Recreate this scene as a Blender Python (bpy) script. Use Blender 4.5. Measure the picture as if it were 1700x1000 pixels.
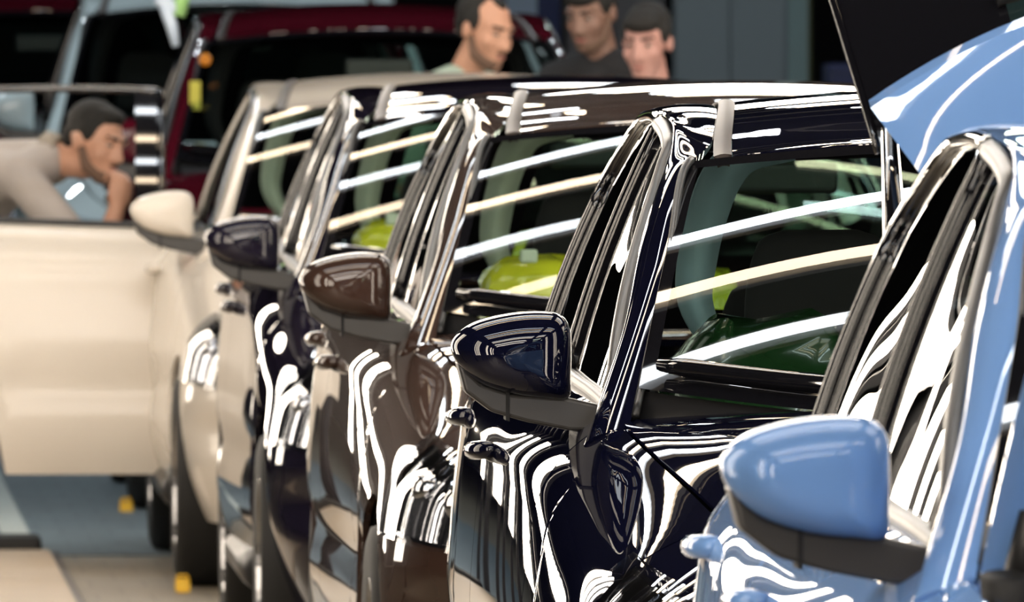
import bpy, bmesh, math, random
import numpy as np
from mathutils import Vector, Matrix

# ------------------------------------------------------------------ clear
for o in list(bpy.data.objects):
    bpy.data.objects.remove(o, do_unlink=True)
scene = bpy.context.scene
COL = scene.collection
random.seed(4)

# ------------------------------------------------------------------ camera
# long telephoto from standing eye height, looking down a line of cars (line = +Y)
FPX = 21520.0
CAM_H = 1.56
cam_d = bpy.data.cameras.new('camera')
cam = bpy.data.objects.new('camera', cam_d)
COL.objects.link(cam)
cam_d.sensor_width = 36.0
cam_d.lens = 36.0 * FPX / 1700.0
yaw = math.atan((850 + 347) / FPX)
pitch = math.atan((500 - 92) / FPX)
cam.location = (0, 0, CAM_H)
cam.rotation_euler = (math.pi / 2 - pitch, 0, -yaw)
cam_d.clip_start = 0.5
cam_d.clip_end = 200
cam_d.dof.use_dof = True
cam_d.dof.focus_distance = 20.4
cam_d.dof.aperture_fstop = 21
scene.camera = cam

# ------------------------------------------------------------------ world, exposure
w = bpy.data.worlds.new('world')
scene.world = w
w.use_nodes = True
w.node_tree.nodes['Background'].inputs[0].default_value = (0.55, 0.6, 0.7, 1)
w.node_tree.nodes['Background'].inputs[1].default_value = 0.0    # closed hall: no sky light
scene.view_settings.view_transform = 'Standard'
scene.view_settings.look = 'None'
scene.view_settings.gamma = 1.0
scene.view_settings.use_curve_mapping = False
scene.view_settings.exposure = 0.0
LAMP = 21.0            # radiance of the tube lamps (their own builder is below)

# ------------------------------------------------------------------ materials
def mat(name, color, rough=0.5, metal=0.0, coat=0.0, ior=1.5, emit=None, emit_s=0.0, noise=None, bump=None, coat_ior=1.5):
    m = bpy.data.materials.new(name)
    m.use_nodes = True
    nt = m.node_tree
    b = nt.nodes['Principled BSDF']
    b.inputs['Base Color'].default_value = (*color, 1)
    b.inputs['Roughness'].default_value = rough
    b.inputs['Metallic'].default_value = metal
    b.inputs['IOR'].default_value = ior
    b.inputs['Coat Weight'].default_value = coat
    b.inputs['Coat Roughness'].default_value = 0.01
    b.inputs['Coat IOR'].default_value = coat_ior
    if emit:
        b.inputs['Emission Color'].default_value = (*emit, 1)
        b.inputs['Emission Strength'].default_value = emit_s
    if noise or bump:
        tc = nt.nodes.new('ShaderNodeTexCoord')
        nz = nt.nodes.new('ShaderNodeTexNoise')
        nz.inputs['Scale'].default_value = (noise or bump)[0]
        nz.inputs['Detail'].default_value = 5
        nt.links.new(tc.outputs['Object'], nz.inputs['Vector'])
        if noise:
            mx = nt.nodes.new('ShaderNodeMix'); mx.data_type = 'RGBA'
            mx.inputs[6].default_value = (*color, 1)
            mx.inputs[7].default_value = (*noise[1], 1)
            nt.links.new(nz.outputs['Fac'], mx.inputs[0])
            nt.links.new(mx.outputs[2], b.inputs['Base Color'])
        if bump:
            bp = nt.nodes.new('ShaderNodeBump')
            bp.inputs['Strength'].default_value = bump[1]
            nt.links.new(nz.outputs['Fac'], bp.inputs['Height'])
            nt.links.new(bp.outputs['Normal'], b.inputs['Normal'])
    return m

def paint(name, color, metal=0.0, rough=0.45, cior=2.1):
    m = mat(name, color, rough=rough, metal=metal, coat=1.0, coat_ior=cior)
    m.node_tree.nodes['Principled BSDF'].inputs['Specular IOR Level'].default_value = 0.0   # the lacquer alone is glossy
    return m

def glass(name, tint, frit=None, strength=1.35):
    m = bpy.data.materials.new(name)
    m.use_nodes = True
    nt = m.node_tree
    nt.nodes.clear()
    out = nt.nodes.new('ShaderNodeOutputMaterial')
    tr = nt.nodes.new('ShaderNodeBsdfTransparent'); tr.inputs[0].default_value = (*tint, 1)
    gl = nt.nodes.new('ShaderNodeBsdfGlossy'); gl.inputs['Roughness'].default_value = 0.0
    gl.inputs[0].default_value = (1, 1, 1, 1)
    fr = nt.nodes.new('ShaderNodeFresnel')
    ge = nt.nodes.new('ShaderNodeNewGeometry')          # a thin pane: the same reflection from either face
    mi = nt.nodes.new('ShaderNodeMath'); mi.operation = 'MULTIPLY_ADD'
    mi.inputs[1].default_value = 1 / 1.5 - 1.5; mi.inputs[2].default_value = 1.5
    nt.links.new(ge.outputs['Backfacing'], mi.inputs[0])
    nt.links.new(mi.outputs[0], fr.inputs['IOR'])
    mu = nt.nodes.new('ShaderNodeMath'); mu.operation = 'MULTIPLY'; mu.use_clamp = True
    mu.inputs[1].default_value = strength
    nt.links.new(fr.outputs[0], mu.inputs[0])
    mx = nt.nodes.new('ShaderNodeMixShader')
    nt.links.new(mu.outputs[0], mx.inputs[0])
    nt.links.new(tr.outputs[0], mx.inputs[1])
    nt.links.new(gl.outputs[0], mx.inputs[2])
    last = mx
    if frit:
        # printed black border: u0,u1,v0,v1 limits in UV
        uv = nt.nodes.new('ShaderNodeUVMap')
        sp = nt.nodes.new('ShaderNodeSeparateXYZ')
        nt.links.new(uv.outputs[0], sp.inputs[0])
        acc = None
        for ax, op, val in (('X', 'LESS_THAN', frit[0]), ('X', 'GREATER_THAN', frit[1]),
                            ('Y', 'LESS_THAN', frit[2]), ('Y', 'GREATER_THAN', frit[3])):
            c = nt.nodes.new('ShaderNodeMath'); c.operation = op
            nt.links.new(sp.outputs[ax], c.inputs[0]); c.inputs[1].default_value = val
            if acc is None:
                acc = c
            else:
                a = nt.nodes.new('ShaderNodeMath'); a.operation = 'MAXIMUM'
                nt.links.new(acc.outputs[0], a.inputs[0]); nt.links.new(c.outputs[0], a.inputs[1])
                acc = a
        bk = nt.nodes.new('ShaderNodeBsdfPrincipled')
        bk.inputs['Base Color'].default_value = (0.006, 0.006, 0.008, 1)
        bk.inputs['Roughness'].default_value = 0.02
        mx2 = nt.nodes.new('ShaderNodeMixShader')
        nt.links.new(acc.outputs[0], mx2.inputs[0])
        nt.links.new(mx.outputs[0], mx2.inputs[1])
        nt.links.new(bk.outputs[0], mx2.inputs[2])
        last = mx2
    nt.links.new(last.outputs[0], out.inputs['Surface'])
    return m

def emission(name, color, s):
    m = bpy.data.materials.new(name)
    m.use_nodes = True
    nt = m.node_tree
    nt.nodes.clear()
    out = nt.nodes.new('ShaderNodeOutputMaterial')
    e = nt.nodes.new('ShaderNodeEmission')
    e.inputs[0].default_value = (*color, 1); e.inputs[1].default_value = s
    nt.links.new(e.outputs[0], out.inputs['Surface'])
    return m

M = {}
M['blue'] = paint('paint_light_blue', (0.16, 0.31, 0.63), metal=0.1, rough=0.38, cior=1.45)
M['navy'] = paint('paint_navy', (0.003, 0.0035, 0.013), cior=1.55)
M['brown'] = paint('paint_brown', (0.045, 0.025, 0.019), metal=0.2, cior=1.55)
M['plum'] = paint('paint_dark_plum', (0.010, 0.008, 0.018), cior=1.55)
M['white'] = paint('paint_cream_white', (0.66, 0.61, 0.54), rough=0.45, cior=1.35)
M['white'].node_tree.nodes['Principled BSDF'].inputs['Coat Roughness'].default_value = 0.12
M['maroon'] = paint('paint_maroon', (0.085, 0.005, 0.013), cior=1.5)
M['pale'] = paint('paint_pale_blue', (0.62, 0.72, 0.74), cior=1.4)
M['black'] = mat('black_plastic', (0.012, 0.012, 0.013), rough=0.38)
M['satin'] = mat('dark_grey_plastic', (0.035, 0.033, 0.032), rough=0.33)
M['gloss_black'] = mat('gloss_black', (0.006, 0.006, 0.008), rough=0.05, coat=1.0)
M['rubber'] = mat('rubber', (0.012, 0.012, 0.012), rough=0.7)
M['taupe'] = mat('taupe_strip', (0.055, 0.042, 0.037), rough=0.45)
M['sail'] = mat('grey_sail', (0.045, 0.041, 0.037), rough=0.6)
M['sail'].node_tree.nodes['Principled BSDF'].inputs['Specular IOR Level'].default_value = 0.12
M['inner'] = mat('dark_inner', (0.004, 0.004, 0.005), rough=0.8)
M['chrome'] = mat('chrome', (0.75, 0.75, 0.77), rough=0.06, metal=1.0)
M['alloy'] = mat('alloy', (0.42, 0.42, 0.43), rough=0.25, metal=1.0)
M['wind'] = glass('windscreen_glass', (0.72, 0.80, 0.76), frit=(0.014, 0.986, 0.06, 0.955), strength=0.65)
M['side_glass'] = glass('side_glass', (0.22, 0.26, 0.26), strength=1.6)
M['tail_glass'] = glass('tail_glass', (0.5, 0.62, 0.58), frit=(0.16, 0.84, 0.14, 0.9))
M['lens'] = glass('lamp_lens', (0.9, 0.92, 0.95), strength=1.6)
M['trim_pale'] = mat('pale_trim', (0.66, 0.74, 0.60), rough=0.7)
M['trim_blue'] = mat('pale_blue_trim', (0.42, 0.62, 0.70), rough=0.7)
M['seat'] = mat('seat_fabric', (0.02, 0.02, 0.022), rough=0.9)
M['cover_yellow'] = mat('yellow_plastic_film', (0.80, 0.80, 0.04), rough=0.2, coat=0.5)
M['cover_green'] = mat('green_plastic_film', (0.012, 0.045, 0.014), rough=0.2, coat=0.5)
M['orange'] = mat('amber_glint_paint', (0.7, 0.25, 0.02), rough=0.2)
M['yellow'] = mat('yellow_plastic', (0.75, 0.45, 0.02), rough=0.5)
M['yellow_tag'] = mat('yellow_tag', (0.65, 0.6, 0.08), rough=0.6)

# ------------------------------------------------------------------ object helpers
def link(name, me, parent=None, loc=(0, 0, 0)):
    o = bpy.data.objects.new(name, me)
    COL.objects.link(o)
    o.location = loc
    if parent is not None:
        o.parent = parent
    return o

def tag(o, label=None, cat=None, group=None, kind=None):
    if label: o['label'] = label
    if cat: o['category'] = cat
    if group: o['group'] = group
    if kind: o['kind'] = kind
    return o

def empty(name, loc=(0, 0, 0), rz=0.0):
    o = bpy.data.objects.new(name, None)
    COL.objects.link(o)
    o.location = loc
    o.rotation_euler = (0, 0, rz)
    o.empty_display_size = 0.2
    return o

def mesh_from(verts, faces, material, smooth=True, name='m'):
    me = bpy.data.meshes.new(name)
    me.from_pydata([tuple(map(float, v)) for v in verts], [], faces)
    me.materials.append(material)
    if smooth:
        me.polygons.foreach_set('use_smooth', [True] * len(me.polygons))
    me.update()
    return me

def grid_mesh(P, material, skirt=0.0, uv=False, closed_u=False, name='m', bottom=None, org=(0, 0, 0)):
    """P (n,m,3). skirt: depth of an inward flange around the edge."""
    P = np.asarray(P, float)
    n, m = P.shape[:2]
    verts = P.reshape(-1, 3).tolist()
    faces = []
    for i in range(n - 1):
        for j in range(m - 1):
            a = i * m + j
            faces.append((a, a + 1, a + m + 1, a + m))
    if closed_u:
        for j in range(m - 1):
            a = (n - 1) * m + j
            faces.append((a, a + 1, j + 1, j))
    sharp = set()
    if skirt or bottom is not None:
        loop = [(0, j) for j in range(m)] + [(i, m - 1) for i in range(1, n)] + \
               [(n - 1, j) for j in range(m - 2, -1, -1)] + [(i, 0) for i in range(n - 2, 0, -1)]
        if bottom is None:
            N = grid_normals(P + np.asarray(org))
            base = len(verts)
            for (i, j) in loop:
                verts.append((P[i, j] - N[i, j] * skirt).tolist())
            L = len(loop)
            # duplicate the rim so that the panel face keeps its own smooth normals
            rim = len(verts)
            for (i, j) in loop:
                verts.append(P[i, j].tolist())
            for k in range(L):
                k2 = (k + 1) % L
                faces.append((rim + k, rim + k2, base + k2, base + k))
        else:
            Bt = np.asarray(bottom, float)
            base = len(verts)
            verts += Bt.reshape(-1, 3).tolist()
            for i in range(n - 1):
                for j in range(m - 1):
                    a = base + i * m + j
                    faces.append((a, a + m, a + m + 1, a + 1))
            rim = len(verts); L = len(loop)
            for (i, j) in loop: verts.append(P[i, j].tolist())
            for (i, j) in loop: verts.append(Bt[i, j].tolist())
            for k in range(L):
                k2 = (k + 1) % L
                faces.append((rim + k, rim + k2, rim + L + k2, rim + L + k))
    if grid_normals(P + np.asarray(org), True) < 0:
        faces = [f[::-1] for f in faces]
    me = mesh_from(verts, faces, material, name=name)
    if uv:
        ul = me.uv_layers.new(name='UVMap')
        co = np.zeros((len(me.loops), 2))
        vi = np.zeros(len(me.loops), dtype=np.int32)
        me.loops.foreach_get('vertex_index', vi)
        vi = np.minimum(vi, n * m - 1)
        co[:, 0] = (vi // m) / (n - 1)
        co[:, 1] = (vi % m) / (m - 1)
        ul.data.foreach_set('uv', co.reshape(-1))
    return me

def grid_normals(P, sign_only=False):
    du = np.gradient(P, axis=0)
    dv = np.gradient(P, axis=1)
    N = np.cross(du, dv)
    N /= (np.linalg.norm(N, axis=2, keepdims=True) + 1e-12)
    # point outwards from the car's centre line
    c = np.array([0, 2.2, 0.6])
    s = np.sign(((P - c) * N * np.array([1, 0.6, 1])).sum())
    if sign_only: return s
    return N * (s if s != 0 else 1)

def bm_mesh(bm, material, smooth=True, name='m'):
    me = bpy.data.meshes.new(name)
    bm.to_mesh(me)
    bm.free()
    me.materials.append(material)
    if smooth:
        me.polygons.foreach_set('use_smooth', [True] * len(me.polygons))
    return me

def box_mesh(x0, x1, y0, y1, z0, z1, material, bevel=0.0, seg=2, name='m'):
    bm = bmesh.new()
    bmesh.ops.create_cube(bm, size=1.0)
    for v in bm.verts:
        v.co = Vector((x0 + (v.co.x + .5) * (x1 - x0), y0 + (v.co.y + .5) * (y1 - y0), z0 + (v.co.z + .5) * (z1 - z0)))
    if bevel:
        bmesh.ops.bevel(bm, geom=bm.edges[:], offset=bevel, segments=seg, profile=0.6, affect='EDGES')
    return bm_mesh(bm, material, smooth=False, name=name)

def tube_mesh(pts, r, material, n=8, cap=True, name='m', flat=1.0):
    """round tube along a polyline, r scalar or list"""
    pts = [Vector(p) for p in pts]
    k = len(pts)
    rs = r if isinstance(r, (list, tuple)) else [r] * k
    verts, faces = [], []
    prev = None
    for i, p in enumerate(pts):
        t = (pts[min(i + 1, k - 1)] - pts[max(i - 1, 0)]).normalized()
        a = prev if prev is not None else (Vector((0, 0, 1)) if abs(t.z) < 0.9 else Vector((1, 0, 0)))
        u = (a - t * a.dot(t)).normalized()
        prev = u
        v = t.cross(u)
        for q in range(n):
            an = 2 * math.pi * q / n
            verts.append(p + u * (math.cos(an) * rs[i]) + v * (math.sin(an) * rs[i] * flat))
    for i in range(k - 1):
        for q in range(n):
            a, b = i * n + q, i * n + (q + 1) % n
            faces.append((a, b, b + n, a + n))
    if cap:
        faces.append(tuple(range(n - 1, -1, -1)))
        faces.append(tuple((k - 1) * n + q for q in range(n)))
    return mesh_from(verts, faces, material, name=name)

def lathe_x(prof, material, n=36, name='m'):
    """profile [(x, r)] turned about the x axis"""
    verts, faces = [], []
    for (x, r) in prof:
        for q in range(n):
            a = 2 * math.pi * q / n
            verts.append((x, r * math.cos(a), r * math.sin(a)))
    for i in range(len(prof) - 1):
        for q in range(n):
            a, b = i * n + q, i * n + (q + 1) % n
            faces.append((a, b, b + n, a + n))
    return mesh_from(verts, faces, material, name=name)

class Spl:
    """cubic Hermite interpolation with finite-difference slopes"""
    def __init__(self, t, v):
        self.t = np.asarray(t, float); self.v = np.asarray(v, float)
        if self.v.ndim == 1: self.v = self.v[:, None]
        t, v = self.t, self.v
        d = np.diff(v, axis=0) / np.diff(t)[:, None]
        m = np.zeros_like(v)
        m[0] = d[0]; m[-1] = d[-1]
        h = np.diff(t)
        m[1:-1] = (d[:-1] * h[1:, None] + d[1:] * h[:-1, None]) / (h[:-1] + h[1:])[:, None]
        self.m = m
    def __call__(self, x):
        x = np.asarray(x, float)
        sh = x.shape
        xf = np.clip(x.ravel(), self.t[0], self.t[-1])
        i = np.clip(np.searchsorted(self.t, xf, side='right') - 1, 0, len(self.t) - 2)
        h = self.t[i + 1] - self.t[i]
        s = ((xf - self.t[i]) / h)[:, None]
        h = h[:, None]
        p = (2*s**3 - 3*s**2 + 1) * self.v[i] + (s**3 - 2*s**2 + s) * h * self.m[i] + \
            (-2*s**3 + 3*s**2) * self.v[i+1] + (s**3 - s**2) * h * self.m[i+1]
        if self.v.shape[1] == 1:
            return p[:, 0].reshape(sh)
        return p.reshape(sh + (self.v.shape[1],))

def fair(t, v, sigma, n=600):
    """spline through the keys, then faired by a Gaussian so that reflections flow"""
    base = Spl(t, v)
    x = np.linspace(t[0], t[-1], n)
    y = base(x); y = y[:, None] if y.ndim == 1 else y
    st = x[1] - x[0]; k = int(3 * sigma / st) + 1
    w_ = np.exp(-.5 * (np.arange(-k, k + 1) * st / sigma) ** 2); w_ /= w_.sum()
    pad = np.concatenate([2 * y[0] - y[k:0:-1], y, 2 * y[-1] - y[-2:-k - 2:-1]])
    out = np.stack([np.convolve(pad[:, c], w_, 'valid') for c in range(y.shape[1])], -1)
    return Spl(x[::4], out[::4] if out.shape[1] > 1 else out[::4, 0])

# ------------------------------------------------------------------ hall (structure)
CX = 2.07                     # centre line of the row of cars
def struct(name, me, **kw):
    o = link(name, me)
    tag(o, kind='structure', **kw)
    return o

def floor_mat(name, c1, c2, scale):
    m = mat(name, c1, rough=0.45)
    nt = m.node_tree; b = nt.nodes['Principled BSDF']
    tc = nt.nodes.new('ShaderNodeTexCoord')
    nz = nt.nodes.new('ShaderNodeTexNoise'); nz.inputs['Scale'].default_value = scale; nz.inputs['Detail'].default_value = 6
    br = nt.nodes.new('ShaderNodeTexBrick')
    br.inputs['Scale'].default_value = 1.0
    br.inputs['Brick Width'].default_value = 0.16; br.inputs['Row Height'].default_value = 0.5
    br.inputs['Mortar Size'].default_value = 0.006
    br.inputs['Color1'].default_value = (*c1, 1); br.inputs['Color2'].default_value = (*[c * 0.88 for c in c1], 1)
    br.inputs['Mortar'].default_value = (*[c * 0.55 for c in c1], 1)
    mx = nt.nodes.new('ShaderNodeMix'); mx.data_type = 'RGBA'
    nt.links.new(tc.outputs['Object'], nz.inputs['Vector'])
    nt.links.new(tc.outputs['Object'], br.inputs['Vector'])
    nt.links.new(nz.outputs['Fac'], mx.inputs[0])
    nt.links.new(br.outputs['Color'], mx.inputs[6])
    mx.inputs[7].default_value = (*c2, 1)
    nt.links.new(mx.outputs[2], b.inputs['Base Color'])
    return m

M['floor'] = floor_mat('floor_beige', (0.27, 0.225, 0.165), (0.20, 0.175, 0.13), 3.0)
M['lane'] = floor_mat('floor_bluish', (0.16, 0.22, 0.25), (0.09, 0.11, 0.12), 4.0)
M['wall'] = mat('wall_dark', (0.05, 0.05, 0.055), rough=0.8, noise=(1.5, (0.03, 0.03, 0.035)))
M['wall_warm'] = mat('wall_warm', (0.20, 0.18, 0.15), rough=0.8, noise=(0.8, (0.10, 0.09, 0.08)))
M['ceil'] = mat('ceiling_dark', (0.015, 0.015, 0.017), rough=0.9)
struct('floor', box_mesh(-9, 16, -10, 76, -0.2, 0, M['floor']))
struct('ceiling', box_mesh(-9, 16, -10, 76, 7.5, 7.7, M['ceil']))
struct('wall_left', box_mesh(-9.2, -9, -10, 76, 0, 7.5, M['wall']))
struct('wall_right', box_mesh(16, 16.2, -10, 76, 0, 7.5, M['wall']))
struct('wall_back', box_mesh(-9, 16, 76, 76.2, 0, 7.5, M['wall']))
struct('wall_front', box_mesh(-9, 16, -10.2, -10, 0, 7.5, M['wall']))
struct('trim_1', box_mesh(-2.0, 7.0, 40.35, 52.0, 0.0, 0.006, M['lane']))
M['line_white'] = mat('floor_line', (0.5, 0.55, 0.52), rough=0.5)
struct('trim_2', box_mesh(0.68, 0.77, 40.75, 50.0, 0.006, 0.012, M['line_white']))

# ------------------------------------------------------------------ light gates over the line (the hall's lamps)
M['tube_warm'] = emission('tube_warm', (1.0, 0.87, 0.72), LAMP)
M['tube_amber'] = emission('tube_amber', (1.0, 0.78, 0.54), LAMP)
M['tube_white'] = emission('tube_white', (0.90, 0.95, 1.0), LAMP)
M['housing'] = mat('lamp_housing', (0.16, 0.16, 0.16), rough=0.5)
GATE_Z = 3.05
gate_meshes = {}
def gate_mesh(key, fn):
    if key not in gate_meshes: gate_meshes[key] = fn()
    return gate_meshes[key]
def light_gate(y):
    g = empty('light_gate_offscreen', (CX, y, 0))
    tag(g, 'arched gate of warm and white tube lamps standing over the car line', 'light gate', 'tube lamp gates along the line')
    for yy in (-.68, .68):
        for sx in (-1, 1):
            link('gate_post', gate_mesh(('post', sx), lambda: box_mesh(sx*2.52-.03, sx*2.52+.03, -.03, .03, 0, GATE_Z+.1, M['black'])), g, (0, yy, 0))
        link('gate_beam', gate_mesh('beam', lambda: box_mesh(-2.56, 2.56, -.03, .03, GATE_Z+.05, GATE_Z+.11, M['black'])), g, (0, yy, 0))
    for sx in (-1, 1):
        for xx in (.3, 1.9):
            link('cross_bar', gate_mesh(('cb', sx, xx), lambda: box_mesh(sx*xx-.015, sx*xx+.015, -.70, .70, GATE_Z+.045, GATE_Z+.075, M['black'])), g)
        for zz in (.6, 2.6):
            link('cross_bar', gate_mesh(('cbv', sx, zz), lambda: box_mesh(sx*2.50-.025, sx*2.50+.015, -.70, .70, zz-.015, zz+.015, M['black'])), g)
    for k in range(4):
        yy = (k - 1.5) * 0.40
        yv = (k - 1.5) * 0.26
        mtb = M['tube_white'] if k % 2 else M['tube_amber']
        for sx in (-1, 1):
            a, b = sorted((sx*0.22, sx*2.0))
            h = link('lamp_housing', gate_mesh(('h', sx), lambda: box_mesh(a, b, -.055, .055, .02, .05, M['housing'])), g, (0, yy, GATE_Z))
            link('lamp_tube_offscreen', gate_mesh(('t', sx, k % 2), lambda: box_mesh(a, b, -.020, .020, -.02, .02, mtb)), h)
            c, d = sorted((sx*2.44, sx*2.48))
            e, f = sorted((sx*2.40, sx*2.44))
            h = link('lamp_housing', gate_mesh(('hv', sx), lambda: box_mesh(c, d, -.055, .055, .55, 2.65, M['housing'])), g, (0, yv, 0))
            link('lamp_tube_offscreen', gate_mesh(('tv', sx), lambda: box_mesh(e, f, -.016, .016, .55, 2.65, M['tube_warm'])), h)
    return g
for k in range(11):
    light_gate(8.9 + 3.25 * k)

# ------------------------------------------------------------------ the car: surfaces in car space (x across, y from nose to tail, z up)
OUT = np.array([(0, 0), (.30, .012), (.52, .05), (.715, .13), (.83, .26), (.885, .43), (.91, .68), (.92, 1.0), (.93, 1.5),
                (.94, 2.2), (.945, 2.9), (.94, 3.5), (.905, 3.95), (.82, 4.22), (.65, 4.36), (.35, 4.405), (0, 4.41)])
_t = np.concatenate([[0], np.cumsum(np.linalg.norm(np.diff(OUT, axis=0), axis=1))])
_f = fair(_t, OUT, .10)
O_s = Spl(_f.t, _f.v)
SMAX = _f.t[-1]
_ss = np.linspace(0, SMAX, 4000)
_yy = np.maximum.accumulate(O_s(_ss)[:, 1])
def s_of_y(y): return np.interp(y, _yy, _ss)
ZTOP = fair([0, .15, .35, .65, 1.0, 1.35, 1.62, 2.5, 3.4, 4.0, 4.41], [.755, .775, .815, .868, .922, .975, 1.0, 1.02, 1.05, 1.07, 1.05], .16)
RZ = fair([0, .3, .7, 1.3, 1.7, 3.5, 4.41], [.11, .13, .16, .16, .13, .13, .15], .16)
DD = fair([0, .2, .45, .7, 1.0, 1.3, 1.6, 2.5, 3.5, 4.1, 4.41], [.24, .22, .225, .21, .175, .14, .13, .14, .145, .14, .12], .16)
HS, ZB = 0.6, 0.20
def P(s, h):
    s, h = np.broadcast_arrays(np.asarray(s, float), np.asarray(h, float))
    o = O_s(s)
    e = 1e-3
    tg = O_s(np.clip(s + e, 0, SMAX)) - O_s(np.clip(s - e, 0, SMAX))
    tg /= np.linalg.norm(tg, axis=-1, keepdims=True)
    n = np.stack([-tg[..., 1], tg[..., 0]], -1)
    y = o[..., 1]
    zt, rz, dd = ZTOP(y), RZ(y), DD(y)
    z1 = zt - rz
    lo = h <= HS
    zl = ZB + np.clip(h / HS, 0, 1) * (z1 - ZB)
    am = math.radians(57)                        # how far the shoulder rolls over towards the bonnet and the belt line
    a0 = math.radians(8.5)
    a = a0 + np.clip((h - HS) / (1 - HS), 0, 1) * (am - a0)
    z = np.where(lo, zl, z1 + rz * (np.sin(a) - math.sin(a0)) / (math.sin(am) - math.sin(a0)))
    side = np.clip((y - .8) / .5, 0, 1) * np.clip((4.1 - y) / .4, 0, 1)
    d = .075 * np.clip((.5 - zl) / .30, 0, 1) ** 2 + .03 * np.clip((zl - .5) / (z1 - .5), 0, 1) ** 2
    d = d + side * .016 * np.exp(-((zl - .54) / .065) ** 2)
    front = np.clip((.55 - y) / .3, 0, 1)
    d = d + front * .035 * np.exp(-((zl - .47) / .05) ** 2)
    d = d + np.where(lo, 0, dd * (math.cos(a0) - np.cos(a)) / (math.cos(a0) - math.cos(am)))
    xy = o + n * d[..., None]
    return np.stack([xy[..., 0], xy[..., 1], z], -1)
def h_of_z(s, z):
    y = O_s(s)[..., 1]
    z1 = ZTOP(y) - RZ(y)
    return np.clip(HS * (np.asarray(z) - ZB) / (z1 - ZB), 0, HS)
YW1, YW2, RARCH, ZW = 0.93, 3.58, 0.365, 0.315
def arch(y):
    z = np.full_like(y, ZB)
    for yw in (YW1, YW2):
        q = RARCH ** 2 - (y - yw) ** 2
        z = np.where(q > 0, np.maximum(z, ZW + np.sqrt(np.maximum(q, 0))), z)
    return z
def side_panel(y0, y1, h0=None, h1=1.0, ns=40, nh=30, off=0.0, zlo=None):
    s = np.linspace(s_of_y(y0), s_of_y(y1), ns)
    y = O_s(s)[:, 1]
    lo = h_of_z(s, np.maximum(arch(y), zlo if zlo is not None else ZB)) if h0 is None else np.full(ns, h0)
    hh = lo[:, None] + (h1 - lo)[:, None] * np.linspace(0, 1, nh)[None, :]
    p = P(s[:, None] + 0 * hh, hh)
    if off:
        p = p + grid_normals(p) * off
    return p
# belt edge and roof rail
def belt(y):
    return P(s_of_y(y), 1.0)
RAIL = Spl([2.25, 2.45, 2.75, 3.2, 3.7, 4.1], [(.622, 1.395), (.614, 1.43), (.610, 1.455), (.602, 1.458), (.595, 1.43), (.59, 1.375)])
def G(y, k):
    y, k = np.broadcast_arrays(np.asarray(y, float), np.asarray(k, float))
    b = belt(y)
    r = RAIL(y)
    bul = 4 * k * (1 - k) * .014
    return np.stack([b[..., 0] * (1 - k) + r[..., 0] * k + bul, y, b[..., 2] * (1 - k) + r[..., 1] * k], -1)
def k_front(y):
    """upper limit of the front door glass along the A pillar"""
    q = np.clip((np.asarray(y, float) - 1.54) / (2.36 - 1.54), 0, 1)
    return q ** 0.92
def gpanel(y0, y1, k0f, k1f, ny=30, nk=16, off=0.0):
    y = np.linspace(y0, y1, ny)
    k0, k1 = k0f(y), k1f(y)
    kk = k0[:, None] + (k1 - k0)[:, None] * np.linspace(0, 1, nk)[None, :]
    p = G(y[:, None] + 0 * kk, kk)
    if off: p = p + np.array([off, 0, off * .35])
    return p
# windscreen
WB = lambda x: np.stack([x, 1.13 + .37 * (x / .735) ** 2, .985 + .05 * (x / .735) ** 2], -1)
WT = lambda x: np.stack([x, 2.06 + .13 * (x / .607) ** 2, 1.425 - .038 * (x / .607) ** 2], -1)
def WS(u, v):
    """u -1..1 across, v 0..1 up"""
    u, v = np.broadcast_arrays(np.asarray(u, float), np.asarray(v, float))
    b, t = WB(u * .735), WT(u * .607)
    p = b * (1 - v)[..., None] + t * v[..., None]
    bul = 4 * v * (1 - v) * .026
    return p + bul[..., None] * np.array([0, -.42, .9])
def mir(p, sx):
    return p * np.array([sx, 1, 1])

ROOFC = Spl([2.0, 2.2, 2.5, 3.0, 3.5, 3.97], [1.375, 1.395, 1.445, 1.478, 1.468, 1.415])
RW = Spl([2.0, 2.2, 2.6, 3.0, 3.5, 3.97], [.556, .548, .515, .485, .465, .455])
def roof_pt(t, y):
    w = RW(y)
    return np.stack([t * w, y, ROOFC(y) + .027 * (1 - t ** 2)], -1)

# hood
def hood_grid(nu=61, nv=40):
    u = np.linspace(-1, 1, nu); v = np.linspace(0, 1, nv)
    sc = s_of_y(.33); s1 = s_of_y(1.46)
    L = P(np.linspace(sc, s1, nv), 1.0)          # right-hand edge (+x), mirrored for -x
    F = P(np.abs(u) * sc, 1.0); F = F * np.stack([np.sign(u), np.ones(nu), np.ones(nu)], -1)
    xr = L[-1, 0]
    R = np.stack([u * xr, 1.09 + (L[-1, 1] - 1.09) * u ** 2, 1.012 + (L[-1, 2] - 1.012) * u ** 2], -1)
    Lm = L * np.array([-1, 1, 1])
    U = (u[:, None, None] + 1) / 2; V = v[None, :, None]
    C = (1 - U) * Lm[None] + U * L[None] + (1 - V) * F[:, None] + V * R[:, None] \
        - ((1 - U) * (1 - V) * F[0] + (1 - U) * V * R[0] + U * (1 - V) * F[-1] + U * V * R[-1])
    e = 1 - np.abs(u)
    q = np.clip(e / .17, 0, 1)
    ridge = q * (1.25 - .25 * q)                 # rises to a crease, then a gentle crown
    crown = .028 * ridge[:, None] * (np.sin(math.pi * np.clip(v * .93 + .05, 0, 1)) ** .7)[None, :]
    flat = .02 * (1 - u[:, None] ** 2) * np.sin(math.pi * v)[None, :]
    C[..., 2] += crown + flat
    return C

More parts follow.
